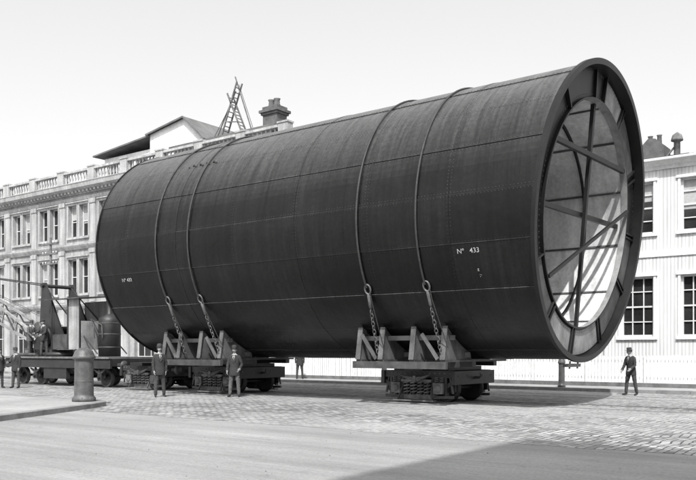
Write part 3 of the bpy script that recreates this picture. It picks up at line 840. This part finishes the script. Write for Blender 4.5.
# ------------------------------------------------------------------ people
def man(loc, yaw, lean=0, legs=((0, 0, 4), (0, 0, 4)), arms=((4, 8, 9), (4, 8, 9)), coat='coat', trous='trous', hat='bowler', H=1.72, headyaw=0, name='standing_man', vest=True):
    e = empty(name, loc, yaw); k = H / 1.72
    P = []; E = []; Rd = []; lab = []
    def v(p, r, l, par=None):
        P.append(Vector(p)); Rd.append(r); lab.append(l)
        if par is not None: E.append((par, len(P) - 1))
        return len(P) - 1
    RM = Matrix.Rotation(math.radians(lean), 4, 'X'); piv = Vector((0, 0, .93))
    up = lambda p: RM @ (Vector(p) - piv) + piv
    pel = v((0, 0, .93), (.135, .105), 't'); lowest = 9
    for si, sg in enumerate((-1, 1)):
        a, b, ab = legs[si]; a = math.radians(a); b = math.radians(b); ab = math.radians(ab)
        hip = v((sg * .09, 0, .88), (.095, .10), 't', pel)
        th = Vector((sg * math.sin(ab), -math.sin(a), -math.cos(a))).normalized(); kn = P[hip] + th * .41
        mid = v(P[hip] + th * .2, (.085, .09), 't', hip); kk = v(kn, (.066, .072), 't', mid)
        c = a - b; sh = Vector((sg * math.sin(ab) * .5, -math.sin(c), -math.cos(c))).normalized(); an = kn + sh * .39
        cf = v(kn + sh * .15, (.064, .068), 't', kk); ak = v(an, (.056, .06), 't', cf)
        tilt = max(0, -c) * .7
        hl = v(an + Vector((0, .03, -.045)), (.04, .04), 'b', ak)
        to = v(an + Vector((sg * .02, -.10, -.05 - .10 * tilt)), (.042, .033), 'b', hl); tt = v(an + Vector((sg * .03, -.19, -.055 - .19 * tilt)), (.034, .026), 'b', to)
        lowest = min(lowest, P[hl].z - .04, P[tt].z - .026)
    w = v(up((0, 0, 1.08)), (.14, .105), 'c', pel); chs = v(up((0, 0, 1.27)), (.165, .12), 'c', w)
    nb_ = v(up((0, .01, 1.42)), (.09, .08), 'c', chs); nk = v(up((0, 0, 1.49)), (.055, .06), 's', nb_); nt_ = v(up((0, -.01, 1.55)), (.05, .055), 's', nk)
    hands = []
    for si, sg in enumerate((-1, 1)):
        a, b, ab = arms[si]; a = math.radians(a); b = math.radians(b); ab = math.radians(ab)
        s0 = v(up((sg * .165, .005, 1.385)), (.075, .08), 'c', nb_)
        ud = Vector((sg * math.sin(ab), -math.sin(a), -math.cos(a))).normalized(); el = P[s0] + ud * .28
        m1 = v(P[s0] + ud * .14, (.064, .066), 'c', s0); e0 = v(el, (.055, .057), 'c', m1)
        fd = Vector((-sg * .05 - sg * max(0, b - .6) * .35, -math.sin(a + b), -math.cos(a + b))).normalized(); wr = el + fd * .24
        w0 = v(wr, (.042, .044), 'c', e0)
        hands.append((wr, fd, sg))
    me = bpy.data.meshes.new('body'); me.from_pydata([tuple(p) for p in P], E, []); ob = bpy.data.objects.new('body', me); COL.objects.link(ob)
    sk = ob.modifiers.new('skin', 'SKIN'); sk.use_smooth_shade = True
    for i, sv in enumerate(me.skin_vertices[0].data): sv.radius = Rd[i]; sv.use_root = (i == 0)
    ss = ob.modifiers.new('sub', 'SUBSURF'); ss.levels = 2; ss.render_levels = 2
    dg = bpy.context.evaluated_depsgraph_get(); nm = bpy.data.meshes.new_from_object(ob.evaluated_get(dg)); bpy.data.objects.remove(ob)
    mp = {'t': 0, 'b': 1, 'c': 2, 's': 3}; nm.materials.clear()
    for q in (trous, 'boot', coat, 'skin'): nm.materials.append(M[q])
    for p in nm.polygons:
        c = p.center; bi = min(range(len(P)), key=lambda i: (P[i] - c).length_squared); p.material_index = mp[lab[bi]]; p.use_smooth = True
    for vv in nm.vertices:
        c = vv.co; vv.co = c + vv.normal * .005 * math.sin(c.z * 55 + 9 * math.sin(c.x * 20) + c.y * 30) * (1 if c.z > .1 else 0)
    off = Vector((0, 0, -lowest))
    body = bpy.data.objects.new('body', nm); COL.objects.link(body); body.parent = e; body.location = off * k; body.scale = (k, k, k)
    def fin(g, nme):
        o = g.build(nme, e); o.location = off * k; o.scale = (k, k, k)
    g = MB(); rings = [(.74, .195, .15), (.76, .2, .155), (.86, .195, .15), (.96, .185, .14), (1.06, .172, .128), (1.16, .178, .132), (1.28, .195, .14), (1.37, .19, .13), (1.42, .14, .105), (1.455, .085, .08)]
    vs = []; n = 20
    for z, a, b in rings:
        for i in range(n):
            t = 2 * pi * i / n; fold = 1 + (.05 * math.sin(5 * t + 1) if z < .95 else .012 * math.sin(7 * t))
            p = Vector((a * math.cos(t) * fold, b * math.sin(t) * fold + (.0 if z < 1.3 else .01), z))
            p = up(p) if z > .93 else p
            vs.append(p)
    fs = [(i * n + j, i * n + (j + 1) % n, (i + 1) * n + (j + 1) % n, (i + 1) * n + j) for i in range(len(rings) - 1) for j in range(n)]
    g.add(vs, fs, coat, True)
    UT = Matrix.Translation(piv) @ RM @ Matrix.Translation(-piv)
    if vest:
        g.add([(-.03, -.098, 1.44), (.03, -.098, 1.44), (.035, -.134, 1.37), (0, -.144, 1.29), (-.035, -.134, 1.37)], [(0, 1, 2, 3, 4)], 'shirt', False, UT)
        g.add([(-.012, -.105, 1.44), (.012, -.105, 1.44), (.018, -.142, 1.36), (0, -.15, 1.30), (-.018, -.142, 1.36)], [(0, 1, 2, 3, 4)], 'coat', False, UT)
        for sg in (-1, 1):
            g.add([(sg * .04, -.10, 1.45), (sg * .085, -.105, 1.41), (sg * .075, -.15, 1.28), (sg * .004, -.158, 1.18)], [(0, 1, 2, 3)], coat, False, UT)
        g.box((-.055, -.06, 1.45), (.055, .07, 1.478), 'shirt', UT)
    fin(g, 'coat')
    hc = up((0, -.02, 1.63)); HT = Matrix.Translation(hc) @ Matrix.Rotation(math.radians(headyaw), 4, 'Z') @ Matrix.Rotation(math.radians(lean * .6), 4, 'X')
    g = MB()
    def face(d, q):
        q = q.copy()
        if d.z < 0: q.x *= 1 - .28 * abs(d.z); q.y += -.012 * abs(d.z) if d.y < 0 else -.02 * abs(d.z)
        if d.y < -.8 and .0 < d.z < .35: q.y += .007
        return q
    g.ell((0, 0, 0), (.074, .093, .115), 'skin', HT, 18, 14, face)
    g.add([(-.008, -.088, .025), (.008, -.088, .025), (.017, -.088, -.028), (-.017, -.088, -.028), (0, -.118, -.022), (0, -.094, .028)], [(0, 5, 4, 3), (1, 2, 4, 5), (3, 4, 2)], 'skin', True, HT)
    for sg in (-1, 1):
        g.ell((sg * .077, .012, .0), (.011, .02, .031), 'skin', HT, 8, 6)
        g.ell((sg * .03, -.083, .018), (.014, .009, .007), 'shirt', HT, 8, 6); g.ell((sg * .03, -.09, .018), (.006, .004, .006), 'hair', HT, 6, 4)
        g.ell((sg * .03, -.087, .035), (.019, .008, .005), 'hair', HT, 8, 4)
        g.ell((sg * .018, -.097, -.042), (.02, .009, .007), 'hair', HT, 8, 5)
    g.ell((0, -.088, -.058), (.022, .007, .005), 'boot', HT, 8, 4)
    g.ell((0, .018, .022), (.080, .088, .104), 'hair', HT, 16, 10, lambda d, q: Vector((q.x, q.y, max(q.z, -.05))))
    fin(g, 'head')
    g = MB()
    if hat == 'bowler':
        g.lathe([(.135, .052), (.138, .058), (.13, .06), (.095, .055), (.094, .09), (.09, .14), (.07, .172), (.03, .185), (0, .187)], (0, 0, 0), 'felt', 'z', 20, True, HT)
        g.lathe([(.135, .052), (.09, .050)], (0, 0, 0), 'felt', 'z', 20, True, HT); g.lathe([(.0965, .056), (.0965, .082)], (0, 0, 0), 'boot', 'z', 20, True, HT)
    elif hat == 'soft':
        g.lathe([(.15, .045), (.15, .05), (.095, .056), (.093, .10), (.085, .145), (.06, .155), (.03, .14), (0, .135)], (0, 0, 0), 'felt', 'z', 20, True, HT)
        g.lathe([(.15, .045), (.09, .050)], (0, 0, 0), 'felt', 'z', 20, True, HT)
    else:
        g.ell((0, .01, .085), (.10, .12, .04), 'felt', HT, 16, 8); g.ell((0, -.1, .062), (.06, .055, .008), 'felt', HT, 12, 6)
        g.lathe([(.088, .045), (.09, .085)], (0, 0, 0), 'felt', 'z', 16, True, HT)
    fin(g, 'hat')
    g = MB()
    for wr, fd, sg in hands:
        inn = Vector((-sg, 0, 0)); inn = (inn - fd * inn.dot(fd)).normalized(); ww = fd.cross(inn).normalized()
        if ww.y > 0: ww = -ww
        q = lambda a, b, c: wr + fd * a + ww * b + inn * c
        Rm = Matrix((fd, ww, inn)).transposed().to_4x4(); HTm = Matrix.Translation(wr + fd * .05) @ Rm
        g.ell((0, 0, 0), (.055, .040, .017), 'skin', HTm, 12, 8)
        for fi, (bo, ln) in enumerate(((.028, .068), (.010, .077), (-.009, .071), (-.027, .056))):
            g.tube([q(.075, bo * .9, 0), q(.10, bo, .002), q(.10 + ln * .45, bo, .012), q(.10 + ln * .8, bo * .95, .032)], [.010, .009, .008, .006], 'skin', 6)
        g.tube([q(.02, .028, .004), q(.045, .05, .012), q(.075, .056, .022), q(.095, .05, .03)], [.012, .010, .009, .006], 'skin', 6)
        g.tube([q(-.03, 0, 0), q(.012, 0, 0)], [.044, .041], 'shirt', 10)
        g.tube([q(-.06, 0, 0), q(.004, 0, 0)], [.05, .052], coat, 10)
    fin(g, 'hands')
    return e
CAM = Vector((12.82, -22.76, 1.62))
def yaw_to(loc, tgt=(12.82, -22.76)):
    dx, dy = tgt[0] - loc[0], tgt[1] - loc[1]; return math.atan2(dy, dx) + pi / 2
p = (-9.4, -4.2, .004); man(p, yaw_to(p) + .2, 0, ((6, 4, 5), (-3, 2, 7)), ((5, 14, 12), (-4, 10, 14)), 'coat', 'trous', 'bowler', 1.78)
p = (-7.3, -2.6, .004); man(p, yaw_to(p) - .25, 0, ((0, 0, 7), (4, 4, 7)), ((10, 20, 14), (-6, 55, 20)), 'coat', 'trous2', 'bowler', 1.74)
p = (-14.9, 9.9, .126); man(p, yaw_to(p), 0, ((3, 0, 6), (0, 0, 6)), ((5, 10, 14), (2, 9, 14)), 'coat', 'trous', 'bowler', 1.66)
p = (3.6, 6.7, .004); man(p, math.radians(-20), 7, ((10, 6, 6), (-6, 6, 6)), ((10, 30, 12), (6, 50, 14)), 'coat', 'trous', 'soft', 1.68, name='standing_man', headyaw=-25)
p = (-20.4, -3.9, .004); man(p, yaw_to(p) + .5, 0, ((3, 0, 4), (0, 0, 4)), ((5, 10, 9), (2, 9, 9)), 'coat', 'trous', 'cap', 1.7)
p = (-19.75, -3.5, .004); man(p, yaw_to(p) - .6, 3, ((3, 0, 4), (0, 0, 4)), ((25, 60, 9), (2, 9, 9)), 'coat', 'trous', 'soft', 1.72)
p = (-21.3, -1.15, 1.36); man(p, yaw_to(p) - .8, 8, ((8, 4, 4), (-4, 0, 4)), ((35, 40, 9), (20, 45, 9)), 'coat', 'trous', 'cap', 1.7)
p = (-22.9, -.9, 1.36); man(p, yaw_to(p) + .8, 5, ((8, 4, 4), (-4, 0, 4)), ((15, 40, 9), (10, 25, 9)), 'coat2', 'trous', 'soft', 1.7)

# ------------------------------------------------------------------ warehouse behind the photographer
SX = .6
wh = empty('warehouse'); H_ = 24; wx = 6.6 + SX / 1.4 * H_; wy = -9.05 - .714 * H_
gw = MB(); gg = MB(); gf = MB(); gt = MB()
gw.quad((wx, wy, 0), (wx, wy - 20, 0), (wx, wy - 20, H_), (wx, wy, H_), 'chim'); gw.quad((wx + 40, wy, 0), (wx + 40, wy - 20, 0), (wx + 40, wy - 20, H_), (wx + 40, wy, H_), 'chim')
gw.quad((wx, wy - 20, 0), (wx + 40, wy - 20, 0), (wx + 40, wy - 20, H_), (wx, wy - 20, H_), 'chim'); gw.quad((wx, wy, 0), (wx + 40, wy, 0), (wx + 40, wy, H_), (wx, wy, H_), 'chim')
for fl in range(5):
    for i in range(10):
        x = wx + 1.5 + i * 3.9; z = 1.5 + fl * 4.6
        gg.box((x, wy + .001, z), (x + 1.6, wy + .02, z + 2.6), 'glass'); gt.box((x - .15, wy + .001, z - .2), (x + 1.75, wy + .15, z - .01), 'stone2')
        gf.box((x + .77, wy + .02, z), (x + .83, wy + .05, z + 2.6), 'frame'); gf.box((x, wy + .02, z + 1.27), (x + .76, wy + .05, z + 1.33), 'frame')
gw.build('walls', wh); gg.build('windows', wh); gf.build('sashes', wh); gt.build('sills', wh)
g = MB(); g.quad((wx, wy, H_), (wx + 40, wy, H_), (wx + 40, wy - 20, H_), (wx, wy - 20, H_), 'stonedark'); g.build('roof', wh)

# ------------------------------------------------------------------ light
S = Vector((SX, -1.0, 1.4)).normalized()
sun = bpy.data.lights.new('sun', 'SUN'); sun.energy = 5.0; sun.angle = math.radians(.53); sun.color = (1, .995, .985)
so = bpy.data.objects.new('sun', sun); so.rotation_euler = S.to_track_quat('Z', 'Y').to_euler(); so.location = (0, 0, 60); COL.objects.link(so)
w = bpy.data.worlds.new('World'); sc.world = w; w.use_nodes = True
nt = w.node_tree; bg = nt.nodes['Background']
sky = nt.nodes.new('ShaderNodeTexSky'); sky.sky_type = 'NISHITA'; sky.sun_disc = False
sky.sun_elevation = math.asin(S.z); sky.sun_rotation = math.atan2(S.x, S.y); sky.dust_density = 4; sky.air_density = 1.5
bw = nt.nodes.new('ShaderNodeRGBToBW'); nt.links.new(sky.outputs[0], bw.inputs[0])
ma = nt.nodes.new('ShaderNodeMath'); ma.operation = 'MULTIPLY_ADD'; ma.inputs[1].default_value = 1.25; ma.inputs[2].default_value = 2.5
nt.links.new(bw.outputs[0], ma.inputs[0]); nt.links.new(ma.outputs[0], bg.inputs['Color']); bg.inputs['Strength'].default_value = .15

# ------------------------------------------------------------------ camera
cam = bpy.data.cameras.new('camera'); co = bpy.data.objects.new('camera', cam); COL.objects.link(co)
co.location = CAM; co.rotation_euler = (math.radians(90), 0, math.atan2(.6, .8))
cam.sensor_width = 36; cam.lens = 36 * 800 / 696; cam.shift_y = 111 / 696; cam.clip_end = 3000; cam.clip_start = .1
sc.camera = co
